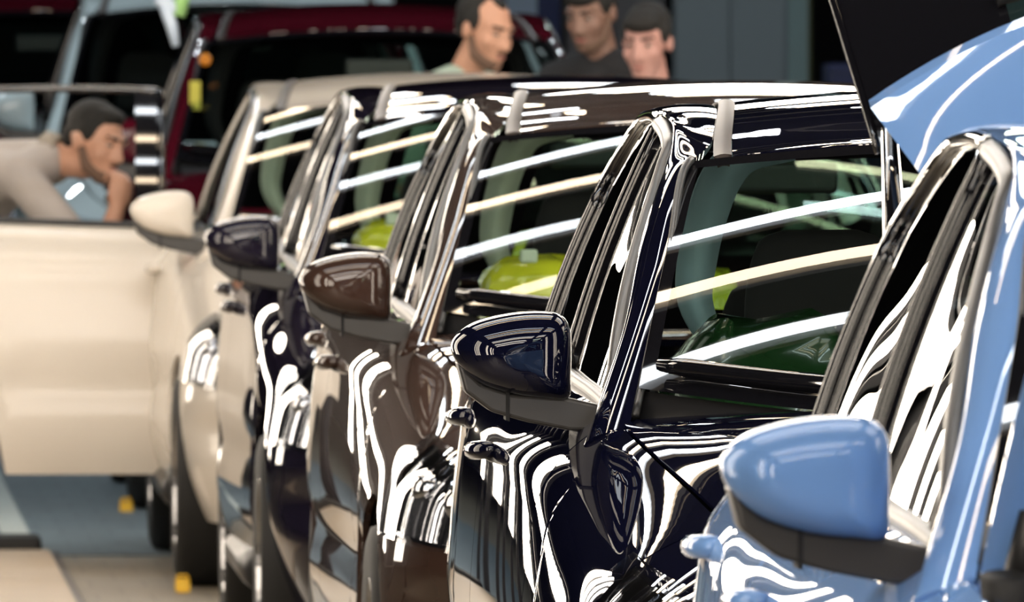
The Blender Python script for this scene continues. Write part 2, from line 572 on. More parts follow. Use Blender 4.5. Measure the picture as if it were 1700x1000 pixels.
# mirror head outline in the photograph's front view, metres about its centre (image-left car side)
CAP = [(-.0975, .012), (-.090, .034), (-.062, .054), (-.010, .0675), (.040, .0715), (.075, .066), (.090, .045),
       (.0925, .010), (.0915, -.030), (.088, -.066), (.050, -.066), (.000, -.060), (-.050, -.044), (-.083, -.018)]
def closed_outline(pts, n):
    pts = np.array(pts + pts[:3])
    t = np.arange(len(pts))
    sp = Spl(t, pts)
    return sp(np.linspace(1, len(pts) - 2, n, endpoint=False))
def cap_mesh(material, sx, piv):
    n, rings = 72, 22
    o = closed_outline(CAP, n)
    verts, faces = [], []
    C0 = np.array([-.928, 1.60, 1.083])
    def add(r, y, sc=1.0):
        for q in range(n):
            a = np.array([o[q, 0] * r * sc, y, o[q, 1] * r * sc]) + C0
            a[0] *= -sx if sx > 0 else 1
            verts.append(tuple(a - piv))
    for i in range(1, rings + 1):
        r = math.sin(math.pi / 2 * i / rings)
        add(r, -.066 * (1 - r ** 3.6) ** .5)
    add(1.0, .03, 1.0); add(.97, .075, 1.0); add(.9, .08, 1.0)
    nr = rings + 3
    for i in range(nr - 1):
        for q in range(n):
            a, b = i * n + q, i * n + (q + 1) % n
            faces.append((a, b, b + n, a + n))
    c0 = (C0 + np.array([0, -.066, 0])) * np.array([-sx if sx > 0 else 1, 1, 1]) - piv
    verts.append(tuple(c0))
    for q in range(n): faces.append((len(verts) - 1, (q + 1) % n, q))
    return mesh_from(verts, faces, material)
BASE = [(-.090, -.006), (-.050, -.044), (.000, -.060), (.088, -.066), (.150, -.080), (.150, -.118), (.090, -.118),
        (.020, -.104), (-.035, -.088), (-.077, -.056)]
def prism_front(pts, y0, y1, material, C0, sx, piv, bevel=.006):
    bm = bmesh.new()
    f = [bm.verts.new(((p[0] + C0[0]) * (-sx if sx > 0 else 1) - piv[0], y0 + C0[1] - piv[1], p[1] + C0[2] - piv[2])) for p in pts]
    bm.faces.new(f)
    r = bmesh.ops.extrude_face_region(bm, geom=bm.faces[:])
    for v in r['geom']:
        if isinstance(v, bmesh.types.BMVert): v.co.y += (y1 - y0)
    bmesh.ops.recalc_face_normals(bm, faces=bm.faces[:])
    if bevel: bmesh.ops.bevel(bm, geom=bm.edges[:], offset=bevel, segments=3, profile=.5, affect='EDGES')
    return bm_mesh(bm, material, smooth=False)

_cache = {}
def cached(key, material, fn):
    """geometry is shared between the cars; a differently coloured car gets a copy of the mesh"""
    k = (key, material.name)
    if k in _cache: return _cache[k]
    for (kk, mn), me in _cache.items():
        if kk == key:
            m2 = me.copy()
            m2.materials.clear(); m2.materials.append(material)
            _cache[k] = m2
            return m2
    _cache[k] = fn()
    return _cache[k]

def car(name, label, y0, body, x=CX, zs=1.0, hood_open=0.0, tailgate_open=False, rear_door=0.0, cover=None, trim='trim_pale',
        group=None):
    root = empty(name, (x, y0, 0))
    root.scale = (1, 1, zs)
    tag(root, label, 'car' if zs == 1.0 else 'van', group)
    Mb = M[body]
    def part(nm, key, material, fn, parent=root, loc=(0, 0, 0)):
        return link(nm, cached(key, material, fn), parent, loc)
    Z3 = np.zeros(3)
    # dark inner shell behind the shut lines
    for sx in (-1, 1):
        part('inner_panel', ('inner', sx), M['inner'],
             lambda: grid_mesh(mir(side_panel(.02, 4.39, ns=120, nh=16, off=-.022), sx), M['inner']))
    part('underbody', 'under', M['inner'], lambda: box_mesh(-.80, .80, 1.32, 3.15, .2, .5, M['inner']))
    part('bulkhead', 'bulk', M['inner'], lambda: box_mesh(-.70, .70, 1.28, 1.36, .3, .90, M['inner']))
    part('rear_floor', 'rearfl', M['inner'], lambda: box_mesh(-.60, .60, 3.2, 4.25, .35, .6, M['inner']))
    # front end
    for sx in (-1, 1):
        a_, b_ = sorted((sx * .58, sx * .795))
        part('scuttle_corner', ('scut', sx), Mb, lambda: box_mesh(a_, b_, 1.36, 1.54, .84, .972, Mb, bevel=.02, seg=3))
        part('fender', ('fender', sx), Mb, lambda: grid_mesh(mir(side_panel(.585, 1.495, ns=70, h1=.988), sx), Mb, skirt=.014))
    def nose():
        s = np.linspace(-s_of_y(.578), s_of_y(.578), 91)
        hh = np.concatenate([np.linspace(0, HS, 20), np.linspace(HS, .988, 12)[1:]])
        p = P(np.abs(s)[:, None] + 0 * hh[None], hh[None] + 0 * s[:, None])
        p[..., 0] *= np.sign(s)[:, None] + (s == 0)[:, None]
        return grid_mesh(p, Mb, skirt=.014)
    part('front_bumper', 'nose', Mb, nose)
    def nose_patch(ya, yb, ha, hb, off, material, ns=30, nh=14, both=False):
        s = np.linspace(s_of_y(ya), s_of_y(yb), ns) if not both else np.linspace(-s_of_y(yb), s_of_y(yb), ns)
        hh = np.linspace(ha, hb, nh)
        p = P(np.abs(s)[:, None] + 0 * hh[None], hh[None] + 0 * s[:, None])
        if both: p[..., 0] *= (np.sign(s) + (s == 0))[:, None]
        p = p + grid_normals(p) * off
        return p
    part('grille', 'grille', M['gloss_black'], lambda: grid_mesh(nose_patch(0, .07, .50, .70, .004, None, 40, 10, True), M['gloss_black'], skirt=.02))
    part('lower_grille', 'lgrille', M['black'], lambda: grid_mesh(nose_patch(0, .09, .08, .26, .004, None, 40, 10, True), M['black'], skirt=.02))
    for i, hh in enumerate((.53, .57, .61, .65)):
        part('grille_bar', ('gbar', i), M['chrome'], lambda: grid_mesh(nose_patch(0, .062, hh - .006, hh + .006, .012, None, 40, 3, True), M['chrome'], skirt=.01))
    for sx in (-1, 1):
        hl = part('headlight', ('hl', sx), M['gloss_black'], lambda: grid_mesh(mir(nose_patch(.085, .56, .505, .80, .004, None), sx), M['gloss_black'], skirt=.02))
        part('reflector', ('refl', sx), M['chrome'], lambda: headlight_reflector(sx, nose_patch), hl)
        for q in ((.22, .64, .038), (.36, .66, .032)):
            part('projector', ('proj', sx, q), M['chrome'], lambda: projector(sx, q), hl)
        part('lens', ('lens', sx), M['lens'], lambda: grid_mesh(mir(nose_patch(.075, .57, .495, .815, .022, None, 36, 18), sx), M['lens'], skirt=.016), hl)
        part('fog_lamp', ('fog', sx), M['black'], lambda: grid_mesh(mir(nose_patch(.10, .22, .12, .26, .004, None, 12, 8), sx), M['black'], skirt=.02))
    # hood: skin plus a stamped inner panel, hinged at the cowl
    hinge = np.array([0, 1.36, .955])
    def hood():
        t = hood_grid()
        n, m = t.shape[:2]
        b = t.copy()
        u = np.linspace(-1, 1, n)[:, None]; v = np.linspace(0, 1, m)[None]
        rim = np.clip(np.minimum(1 - np.abs(u), np.minimum(v, 1 - v) * 1.6) / .04, 0, 1)
        ribs = np.clip(np.minimum(np.abs(np.abs(u) - .52) / .10, 1), 0, 1)
        well = np.clip((np.minimum((1 - np.abs(u)) - .10, np.minimum(v, 1 - v) * 1.3 - .10)) / .06, 0, 1)
        b[..., 2] -= .006 + .030 * rim - .022 * well * ribs
        return grid_mesh(t - hinge, Mb, bottom=b - hinge, org=hinge)
    ho = part('hood', 'hood', Mb, hood, root, hinge)
    ho.rotation_euler.x = -math.radians(hood_open)
    if hood_open:
        for sx in (-1, 1):
            link('hood_hinge', tube_mesh([(sx*.70, 1.40, .90), (sx*.71, 1.34, .985), (sx*.70, 1.28, 1.06)], [.03, .026, .02], M['black'], n=10), root)
            link('hood_bumper', tube_mesh([(sx*.735, 1.30, .93), (sx*.735, 1.285, .985)], [.022, .028], M['rubber'], n=14), root)
        link('hood_stay', tube_mesh([(-.69, .98, .86), (-.655, 1.00, 1.06), (-.64, 1.06, 1.25)], .011, Mb, n=10), root)
        link('engine_cover', box_mesh(-.35, .30, .42, .95, .55, .80, M['black'], bevel=.04, seg=4), root)
        link('strut_tower', lathe_z([(0, .13), (.06, .125), (.09, .09), (.10, .04), (.11, 0)], M['black'], (-.585, 1.02, .76)), root)
        link('strut_tower', lathe_z([(0, .13), (.06, .125), (.09, .09), (.10, .04), (.11, 0)], M['black'], (.585, 1.02, .76)), root)
        for sx in (-1, 1):
            p = side_panel(.40, 1.42, h0=1.0, h1=1.0, ns=30, nh=4)
            p = p.copy()
            for j in range(4):
                p[:, j, 0] -= .022 * j; p[:, j, 2] -= [.0, .012, .014, .06][j]
            link('fender_ledge', grid_mesh(mir(p, sx), Mb), root)
        link('fluid_tank', box_mesh(-.66, -.52, .62, .80, .58, .79, M['trim_blue'], bevel=.03, seg=3), root)
    # cowl, windscreen, wipers
    def cowl():
        nu = 41; u = np.linspace(-1, 1, nu)
        g = hood_grid()[:, -1]
        r = np.stack([np.interp(u, np.linspace(-1, 1, len(g)), g[:, c]) for c in range(3)], -1)
        wv = WB(u * .745)
        v = np.linspace(0, 1, 6)[None, :, None]
        a = r + np.array([0, .006, -.016]); b = wv + np.array([0, .02, -.004])
        p = a[:, None] * (1 - v) + b[:, None] * v
        p[..., 2] -= .018 * np.sin(math.pi * v[..., 0])
        return grid_mesh(p, M['black'])
    part('cowl', 'cowl', M['black'], cowl)
    u = np.linspace(-1, 1, 61)[:, None]; v = np.linspace(0, 1, 40)[None]
    part('windscreen', 'ws', M['wind'], lambda: grid_mesh(WS(u, v), M['wind'], uv=True))
    def wiper(ua, ub, va, vb):
        uu = np.linspace(ua, ub, 16); vv = np.linspace(va, vb, 16)
        p = WS(uu, vv) + np.array([0, -.016, .016])
        return [tuple(q) for q in p]
    wp = part('wiper_blade', 'wip1', M['gloss_black'], lambda: tube_mesh(wiper(-.965, -.12, .055, .045), [.010] + [.0155] * 14 + [.010], M['gloss_black'], n=8))
    part('wiper_arm', 'wip1a', M['black'], lambda: tube_mesh(wiper(-.50, .12, .050, -.02), .009, M['black'], n=8), wp)
    part('wiper_clip', 'wip1c', M['black'], lambda: tube_mesh(wiper(-.56, -.42, .062, .060), .020, M['black'], n=8), wp)
    wp = part('wiper_blade', 'wip2', M['gloss_black'], lambda: tube_mesh(wiper(.05, .85, .075, .045), .011, M['gloss_black'], n=8))
    part('wiper_arm', 'wip2a', M['black'], lambda: tube_mesh(wiper(.35, .90, .06, -.02), .009, M['black'], n=8), wp)
    # roof, mouldings, side frame
    def roof():
        nx, ny = 41, 50
        xx = np.linspace(-.978, .978, nx)
        p = np.zeros((nx, ny, 3))
        for i, xv in enumerate(xx):
            ys = WT(np.array(xv * .55))[1] + .004
            yv = np.linspace(ys, 3.96, ny)
            p[i] = roof_pt(np.full(ny, xv), yv)
            wz = WT(np.array(xv * .55))[2]
            bl = np.clip(1 - (yv - ys) / .28, 0, 1) ** 2
            p[i, :, 2] = p[i, :, 2] * (1 - bl) + (wz + (p[i, :, 2] - p[i, 0, 2]) + .002) * bl
        return grid_mesh(p, Mb, skirt=.012)
    part('roof', 'roof', Mb, roof)
    rail_in = Spl([0, .25, .5, .56, .64, .75, .87, 1.0],
                  [(.757, 1.41, .970), (.672, 1.84, 1.225), (.612, 2.175, 1.388), (.588, 2.225, 1.398), (.552, 2.40, 1.424), (.516, 2.85, 1.466), (.486, 3.4, 1.470), (.472, 3.96, 1.41)])
    kq = lambda y: G(np.array(y), k_front(np.array(y)))
    o_pts = [(.826, 1.44, .945)] + [tuple(kq(yv) + np.array([.004, 0, .006])) for yv in (1.72, 2.0, 2.25)] + \
            [tuple(G(np.array(yv), np.array(1.0)) + np.array([.004, 0, .007])) for yv in (2.42, 2.7, 3.1, 3.55, 3.96)]
    rail_out = Spl([0, .16, .34, .5, .58, .68, .79, .90, 1.0], o_pts)
    def side_frame(sx):
        t = np.linspace(0, 1, 90)[:, None]; wv = np.linspace(0, 1, 14)[None]
        a, b = rail_in(t[:, 0]), rail_out(t[:, 0])
        p = a[:, None] * (1 - wv[..., None]) + b[:, None] * wv[..., None]
        bul = .012 * (4 * wv * (1 - wv)) ** .8 * np.ones_like(t)
        p[..., 0] += bul * .8; p[..., 2] += bul * .55; p[..., 1] -= bul * .3 * (t < .5)
        return grid_mesh(mir(p, sx), Mb, skirt=.015)
    for sx in (-1, 1):
        part('side_frame', ('sframe', sx), Mb, lambda: side_frame(sx))
        def mould():
            yv = np.linspace(2.19, 3.95, 40)
            xx = np.linspace(.98, 1.035, 6)
            p = np.zeros((40, 6, 3))
            for j, xv in enumerate(xx):
                p[:, j] = roof_pt(np.full(40, xv), yv)
                p[:, j, 2] += .003 + .003 * math.sin(math.pi * j / 5)
            return grid_mesh(mir(p, sx), M['taupe'], skirt=.02)
        part('roof_moulding', ('mould', sx), M['taupe'], mould)
        def pillar_gasket():
            t = np.linspace(.02, .5, 30)
            return tube_mesh([tuple(q) for q in mir(rail_in(t) + np.array([-.006, -.003, .002]), sx)], .007, M['black'], n=6)
        part('windscreen_seal', ('wseal', sx), M['black'], pillar_gasket)
    # doors
    for sx in (-1, 1):
        piv = np.array([sx * .90, 1.50, 0])
        fd = part('front_door', ('fdoor', sx), Mb, lambda: grid_mesh(mir(side_panel(1.502, 2.695, ns=46, zlo=.27), sx) - piv, Mb, skirt=.014, org=piv), root, piv)
        part('window_glass', ('fglass', sx), M['side_glass'], lambda: grid_mesh(mir(gpanel(1.74, 2.70, lambda y: 0*y+.01, lambda y: np.maximum(k_front(y)-.03, .02)), sx) - piv, M['side_glass'], org=piv), fd)
        def frame_path():
            ys = np.linspace(1.62, 2.40, 20)
            a = G(ys, np.maximum(k_front(ys) - .025, 0))
            yb = np.linspace(2.45, 2.70, 6)
            b = G(yb, 0 * yb + .975)
            return mir(np.concatenate([a, b]) + np.array([.004, 0, .002]), sx) - piv
        part('window_frame', ('fframe', sx), M['satin'], lambda: tube_mesh([tuple(q) for q in frame_path()], .0145, M['satin'], n=8), fd)
        part('belt_seal', ('fbelt', sx), M['black'], lambda: tube_mesh([tuple(q) for q in mir(G(np.linspace(1.60, 2.70, 16), np.full(16, .012)) + np.array([.006, 0, .002]), sx) - piv], .010, M['black'], n=8), fd)
        part('sail_panel', ('sail', sx), M['sail'], lambda: grid_mesh(mir(gpanel(1.57, 1.76, lambda y: 0*y, lambda y: np.maximum(k_front(y) - .02, .004), 10, 6, off=.006), sx) - piv, M['sail'], skirt=.01, org=piv), fd)
        part('pillar_trim', ('btrim', sx), M['gloss_black'], lambda: grid_mesh(mir(gpanel(2.645, 2.70, lambda y: 0*y+.0, lambda y: 0*y+.98, 5, 12, off=.004), sx) - piv, M['gloss_black'], skirt=.008, org=piv), fd)
        part('door_handle', ('fhandle', sx), Mb, lambda: handle_mesh(2.56, .905, sx, piv, Mb), fd)
        C0 = (-.928, 1.60, 1.083)
        part('mirror_cap', ('mcap', sx), Mb, lambda: cap_mesh(Mb, sx, piv), fd)
        part('mirror_base', ('mbase', sx), M['satin'], lambda: prism_front(BASE, -.010, .07, M['satin'], C0, sx, piv), fd)
        part('mirror_joint', ('mjoint', sx), M['inner'], lambda: prism_front([(-.012, -.054), (-.006, -.056), (-.006, -.103), (-.012, -.101)], -.012, .06, M['inner'], C0, sx, piv, bevel=0), fd)
        part('mirror_glass', ('mglass', sx), M['chrome'], lambda: prism_front([(a * .88, b * .86) for a, b in CAP], .076, .084, M['chrome'], C0, sx, piv, bevel=0), fd)
        # rear door, hinged at the middle pillar
        piv2 = np.array([sx * .885, 2.705, 0])
        rd = part('rear_door', ('rdoor', sx), Mb, lambda: grid_mesh(mir(side_panel(2.702, 3.64, ns=46, zlo=.27), sx) - piv2, Mb, skirt=.03, org=piv2), root, piv2)
        if not (rear_door and sx < 0):      # the open door's window is wound down
          part('window_glass', ('rglass', sx), M['side_glass'], lambda: grid_mesh(mir(gpanel(2.74, 3.60, lambda y: 0*y+.01, lambda y: .97 - 0.25*np.clip((y-3.3)/.3, 0, 1)**2), sx) - piv2, M['side_glass'], org=piv2), rd)
        def rframe():
            ys = np.linspace(2.72, 3.60, 16)
            a = G(ys, .985 - 0.25*np.clip((ys-3.3)/.3, 0, 1)**2)
            f = G(np.full(8, 2.72), np.linspace(.0, .95, 8))
            r = G(np.full(8, 3.60), np.linspace(.72, 0, 8))
            return mir(np.concatenate([f, a, r]) + np.array([.004, 0, .002]), sx) - piv2
        part('window_frame', ('rframe', sx), M['gloss_black'], lambda: tube_mesh([tuple(q) for q in rframe()], .012, M['gloss_black'], n=8), rd)
        part('pillar_trim', ('ctrim', sx), M['gloss_black'], lambda: grid_mesh(mir(gpanel(2.712, 2.80, lambda y: 0*y+.0, lambda y: 0*y+.98, 5, 12, off=.004), sx) - piv2, M['gloss_black'], skirt=.008, org=piv2), rd)
        part('belt_seal', ('rbelt', sx), M['black'], lambda: tube_mesh([tuple(q) for q in mir(G(np.linspace(2.71, 3.60, 16), np.full(16, .012)) + np.array([.006, 0, .002]), sx) - piv2], .010, M['black'], n=8), rd)
        part('door_handle', ('rhandle', sx), Mb, lambda: handle_mesh(3.50, .935, sx, piv2, Mb), rd)
        if rear_door and sx < 0:
            rd.rotation_euler.z = math.radians(rear_door)
        part('quarter_panel', ('quarter', sx), Mb, lambda: grid_mesh(mir(side_panel(3.645, 4.15, ns=40), sx), Mb, skirt=.014))
        part('rear_pillar', ('cpillar', sx), Mb, lambda: grid_mesh(mir(gpanel(3.61, 4.02, lambda y: 0*y, lambda y: 0*y+1.0, 14, 12, off=.005), sx), Mb, skirt=.012))
        part('sill', ('sill', sx), M['black'], lambda: tube_mesh([(sx*.86, 1.30, .25), (sx*.87, 2.2, .25), (sx*.865, 3.2, .25)], .06, M['black'], n=10))
        for (yw, nm) in ((YW1, 'f'), (YW2, 'r')):
            prof = [(-.10, .20), (-.105, .27), (-.095, .30), (-.06, .313), (.06, .313), (.095, .30), (.105, .27), (.10, .20)]
            wh = part('tyre', ('tyre',), M['rubber'], lambda: lathe_x(prof, M['rubber']), root, (sx * .812, yw, .313))
            part('wheel_rim', ('rim', sx), M['alloy'], lambda: rim_mesh(sx), wh)
    # tail
    def tail():
        s = np.linspace(s_of_y(4.155), 2 * SMAX - s_of_y(4.155), 50)
        sgn = np.where(s <= SMAX, 1, -1)
        sm = np.where(s <= SMAX, s, 2 * SMAX - s)
        hh = np.linspace(0, 1, 24)
        p = P(sm[:, None] + 0 * hh[None], hh[None] + 0 * sm[:, None])
        p[..., 0] *= sgn[:, None]
        return grid_mesh(p, Mb, skirt=.014)
    part('rear_bumper', 'tail', Mb, tail)
    if tailgate_open:
        open_tailgate(root, Mb)
    else:
        def rear_glass():
            uu = np.linspace(-1, 1, 30)[:, None]; vv = np.linspace(0, 1, 16)[None]
            t = np.stack([uu * .54 + 0*vv, 3.985 + .01*uu**2 + 0*vv, 1.43 - .03*uu**2 + 0*vv], -1)
            b = np.stack([uu * .66 + 0*vv, 4.30 - .10*uu**2 + 0*vv, 1.07 + 0*uu + 0*vv], -1)
            p = t * (1 - vv[..., None]) + b * vv[..., None]
            p[..., 1] += .03 * 4 * (vv * (1 - vv))
            return grid_mesh(p, M['tail_glass'], uv=True)
        part('rear_window', 'rglassback', M['tail_glass'], rear_glass)
        part('spoiler', 'spoil', Mb, lambda: box_mesh(-.56, .56, 3.955, 4.06, 1.405, 1.435, Mb, bevel=.012, seg=3))
    interior(root, part, cover, trim)
    return root

def headlight_reflector(sx, nose_patch):
    p = nose_patch(.092, .54, .515, .785, .008, None, 34, 12)
    N = grid_normals(p)
    i = np.arange(34)[:, None]
    p = p + N * (.006 * np.sin(i * 1.15))[..., None]
    return grid_mesh(mir(p, sx), M['chrome'])
def projector(sx, q):
    bm = bmesh.new()
    for (s0, h0, r) in (q,):
        c = P(s_of_y(s0), np.array(h0))
        mt = Matrix.Translation((c[0] * sx, c[1] + .012, c[2])) @ Matrix.Diagonal((r, r * .9, r, 1))
        bmesh.ops.create_uvsphere(bm, u_segments=20, v_segments=12, radius=1, matrix=mt)
    return bm_mesh(bm, M['chrome'])
def lathe_z(prof, material, loc):
    n = 28; verts, faces = [], []
    for (z, r) in prof:
        for q in range(n):
            a = 2 * math.pi * q / n
            verts.append((loc[0] + r * math.cos(a), loc[1] + r * math.sin(a), loc[2] + z))
    for i in range(len(prof) - 1):
        for q in range(n):
            a, b = i * n + q, i * n + (q + 1) % n
            faces.append((a, b, b + n, a + n))
    return mesh_from(verts, faces, material)
def handle_mesh(y, z, sx, piv, material):
    s = s_of_y(y)
    c = P(s, h_of_z(np.array(s), z) if z < ZTOP(np.array(y)) - RZ(np.array(y)) else np.array(.68))
    x0 = c[0]
    pts = []
    for q in np.linspace(-1, 1, 13):
        pts.append(((x0 + .030 * (1 - q ** 4) - .004) * sx - piv[0], y + q * .11 - piv[1], z - .004 * q - piv[2]))
    return tube_mesh(pts, [.010] + [.0155] * 11 + [.010], material, n=12)
def rim_mesh(sx):
    bm = bmesh.new()
    n = 40
    prof = [(.098, .205), (.10, .195), (.085, .185), (.04, .178), (-.09, .178)]
    rings = []
    for (x, r) in prof:
        rings.append([bm.verts.new((x * sx, r * math.cos(2*math.pi*q/n), r * math.sin(2*math.pi*q/n))) for q in range(n)])
    for i in range(len(rings) - 1):
        for q in range(n):
            bm.faces.new((rings[i][q], rings[i][(q+1) % n], rings[i+1][(q+1) % n], rings[i+1][q]))
    for k in range(5):
        a = 2 * math.pi * k / 5
        mt = Matrix.Rotation(a, 4, 'X') @ Matrix.Translation((.075 * sx, 0, .105)) @ Matrix.Diagonal((.022, .045, .17, 1))
        bmesh.ops.create_cube(bm, size=1, matrix=mt)
    bmesh.ops.create_uvsphere(bm, u_segments=16, v_segments=8, radius=1, matrix=Matrix.Translation((.078*sx, 0, 0)) @ Matrix.Diagonal((.02, .05, .05, 1)))
    return bm_mesh(bm, M['alloy'], smooth=False)

def open_tailgate(root, Mb):
    """tailgate swung up above the roof: spoiler panel next to the hinge, dark glass beyond it"""
    nu, nv = 61, 18
    u = np.linspace(-1, 1, nu)[:, None]; v = np.linspace(0, 1, nv)[None]
    au = np.abs(u)
    # hinge-side edge
    lo = np.stack([u * .565 + 0*v, 4.02 + .04*au**2 + 0*v, 1.43 - .055*au**2.2 + 0*v], -1)
    hi = np.stack([u * .632 + 0*v, 4.20 + .10*au**2 + 0*v, 1.665 - .175*au**2.6 + 0*v], -1)
    p = lo * (1 - v[..., None]) + hi * v[..., None]
    bul = .04 * 4 * v * (1 - v) * (1 - au ** 6)
    p[..., 1] -= bul * .8; p[..., 2] += bul * .3
    tg = link('tailgate', grid_mesh(p, Mb, bottom=p + np.array([0, .03, .01])), root)
    lo2 = np.stack([u * .615 + 0*v, 4.37 + 0*u + 0*v, 1.46 + .16*(1-au**2.6) - .03 + 0*v], -1)
    hi2 = np.stack([u * .72 + 0*v, 4.66 + 0*u + 0*v, 1.84 + .08*(1-au**2) + 0*v], -1)
    q = lo2 * (1 - v[..., None]) + hi2 * v[..., None]
    q[..., 1] -= .02 * 4 * v * (1 - v)
    link('tailgate_glass', grid_mesh(q, M['tail_glass'], uv=True), tg)
    # painted edge of the glass frame
    for sx in (-1, 1):
        i = 0 if sx < 0 else -1
        link('glass_edge', tube_mesh([tuple(a) for a in q[i]], .006, M['gloss_black'], n=6), tg)
        link('gas_strut', tube_mesh([(sx*.60, 4.16, 1.08), (sx*.607, 4.20, 1.30), (sx*.605, 4.33, 1.47)], [.016, .016, .010], M['gloss_black'], n=10), tg)
    w = [tuple(q[k, 5] + np.array([0, -.012, .004])) for k in range(9, 31)]
    link('rear_wiper', tube_mesh(w, .010, M['black'], n=8), tg)

def seat_back(material, cx, y, z0, z1, wd, dp=.13, tilt=.12):
    nu, nv = 21, 20
    verts, faces = [], []
    for j in range(nv):
        f = j / (nv - 1)
        z = z0 + (z1 - z0) * f
        wf = wd * (1 - .28 * f ** 3) * (1 - (max(0, f - .9) / .1) ** 2 * .35)
        df = dp * (1 - .35 * f) * (1 - (max(0, f - .9) / .1) ** 2 * .6)
        for i in range(nu):
            a = 2 * math.pi * i / nu
            ca, sa = math.cos(a), math.sin(a)
            verts.append((cx + wf * math.copysign(abs(ca) ** .6, ca), y + tilt * f * 1.6 + df * math.copysign(abs(sa) ** .7, sa), z))
    for j in range(nv - 1):
        for i in range(nu):
            a, b = j * nu + i, j * nu + (i + 1) % nu
            faces.append((a, b, b + nu, a + nu))
    faces.append(tuple((nv - 1) * nu + i for i in range(nu)))
    faces.append(tuple(range(nu - 1, -1, -1)))
    return mesh_from(verts, faces, material)

def interior(root, part, cover, trim):
    tm = M[trim]
    # dashboard
    def dash():
        xx = np.linspace(-.72, .72, 25)[:, None]
        prof = np.array([(1.36, .90), (1.42, .955), (1.52, .965), (1.62, .95), (1.70, .91), (1.72, .80), (1.66, .60)])
        t = np.linspace(0, 6, 30)
        pr = Spl(np.arange(7), prof)(t)
        p = np.zeros((25, 30, 3))
        p[..., 0] = xx; p[..., 1] = pr[:, 0]; p[..., 2] = pr[:, 1] - .03 * (xx / .72) ** 4
        return grid_mesh(p, M['seat'])
    part('dashboard', 'dash', M['seat'], dash)
    def wheel():
        bm = bmesh.new()
        verts, faces = [], []
        n1, n2 = 36, 10
        for i in range(n1):
            a = 2 * math.pi * i / n1
            for j in range(n2):
                b = 2 * math.pi * j / n2
                r = .185 + .016 * math.cos(b)
                verts.append((.37 + r * math.cos(a), 1.80 + .3 * r * math.sin(a) + .016 * math.sin(b), .88 + .95 * r * math.sin(a)))
        for i in range(n1):
            for j in range(n2):
                faces.append((i*n2+j, i*n2+(j+1) % n2, ((i+1) % n1)*n2+(j+1) % n2, ((i+1) % n1)*n2+j))
        bm.free()
        return mesh_from(verts, faces, M['black'])
    part('steering_wheel', 'stw', M['black'], wheel)
    for sx in (-1, 1):
        part('front_seat', ('seat', sx), M['seat'], lambda: seat_back(M['seat'], sx * .36, 2.42, .50, 1.07, .25))
        part('headrest', ('hrest', sx), M['seat'], lambda: seat_back(M['seat'], sx * .36, 2.56, 1.09, 1.27, .13, .05, .02))
        # pale pillar trim inside, curving into the roof lining
        def btrim():
            pts = [(.50, 2.58, 1.03), (.535, 2.60, 1.08), (.565, 2.62, 1.15), (.560, 2.64, 1.22), (.540, 2.66, 1.30), (.515, 2.66, 1.36), (.475, 2.66, 1.395), (.40, 2.66, 1.41)]
            wid = [.006, .020, .030, .034, .034, .034, .030, .026]
            sp = Spl(np.arange(8), np.array(pts)); sw = Spl(np.arange(8), np.array(wid))
            t = np.linspace(0, 7, 40)
            c = sp(t); wv = sw(t)
            tg = np.gradient(c, axis=0); tg /= np.linalg.norm(tg, axis=1, keepdims=True)
            nn = np.stack([tg[:, 2], 0 * tg[:, 1], -tg[:, 0]], -1)
            vv = np.linspace(-1, 1, 7)
            p = c[:, None] + nn[:, None] * (wv[:, None] * vv[None])[..., None]
            p[..., 1] += .03 * vv[None] ** 2
            return grid_mesh(mir(p, sx), tm, bottom=mir(p, sx) + np.array([0, .02, 0]))
        part('pillar_lining', ('btr', sx), tm, btrim)
    def rear_bench():
        return box_mesh(-.60, .60, 3.18, 3.36, .5, 1.02, M['seat'], bevel=.06, seg=4)
    part('rear_bench', 'bench', M['seat'], rear_bench)
    for xx in (-.36, .36):
        part('headrest', ('rhrest', xx), M['seat'], lambda: seat_back(M['seat'], xx, 3.30, 1.03, 1.17, .12, .04, .02))
    part('roof_lining', 'lining', M['seat'], lambda: grid_mesh(np.stack(np.broadcast_arrays(np.linspace(-.46, .46, 15)[:, None], np.linspace(2.3, 3.9, 12)[None], 1.39 + .03 * (1 - (np.linspace(-1, 1, 15)[:, None]) ** 2)), -1), M['seat']))
    part('rear_view_mirror', 'rvm', M['black'], lambda: box_mesh(-.12, .12, 2.02, 2.06, 1.27, 1.335, M['black'], bevel=.012, seg=3))
    if cover:
        rng = np.random.RandomState(3 if cover == 'cover_yellow' else 5)
        def film(cx, wd, z0, z1, y):
            me = seat_back(M[cover], cx, y, z0, z1, wd, .14)
            ph = rng.rand(6) * 6
            for vtx in me.vertices:
                co = vtx.co
                n = .016 * math.sin(31 * co.x + ph[0] + 17 * co.z) + .012 * math.sin(43 * co.z + ph[1] + 23 * co.x) + .01 * math.sin(60 * co.y + ph[2])
                co.x += n; co.z += n * .6; co.y -= n
            return me
        link('protective_cover', film(-.50, .155, .70, 1.135, 1.98), root)
        link('protective_cover', film(-.17, .12, .70, 1.10, 2.02), root)
        if cover == 'cover_yellow':
            for (bx, bz) in ((-.36, 1.128), (-.27, 1.095), (-.53, 1.138)):
                link('cover_clip', box_mesh(bx-.018, bx+.018, 1.98, 2.02, bz-.012, bz+.016, M['trim_pale'], bevel=.006), root)

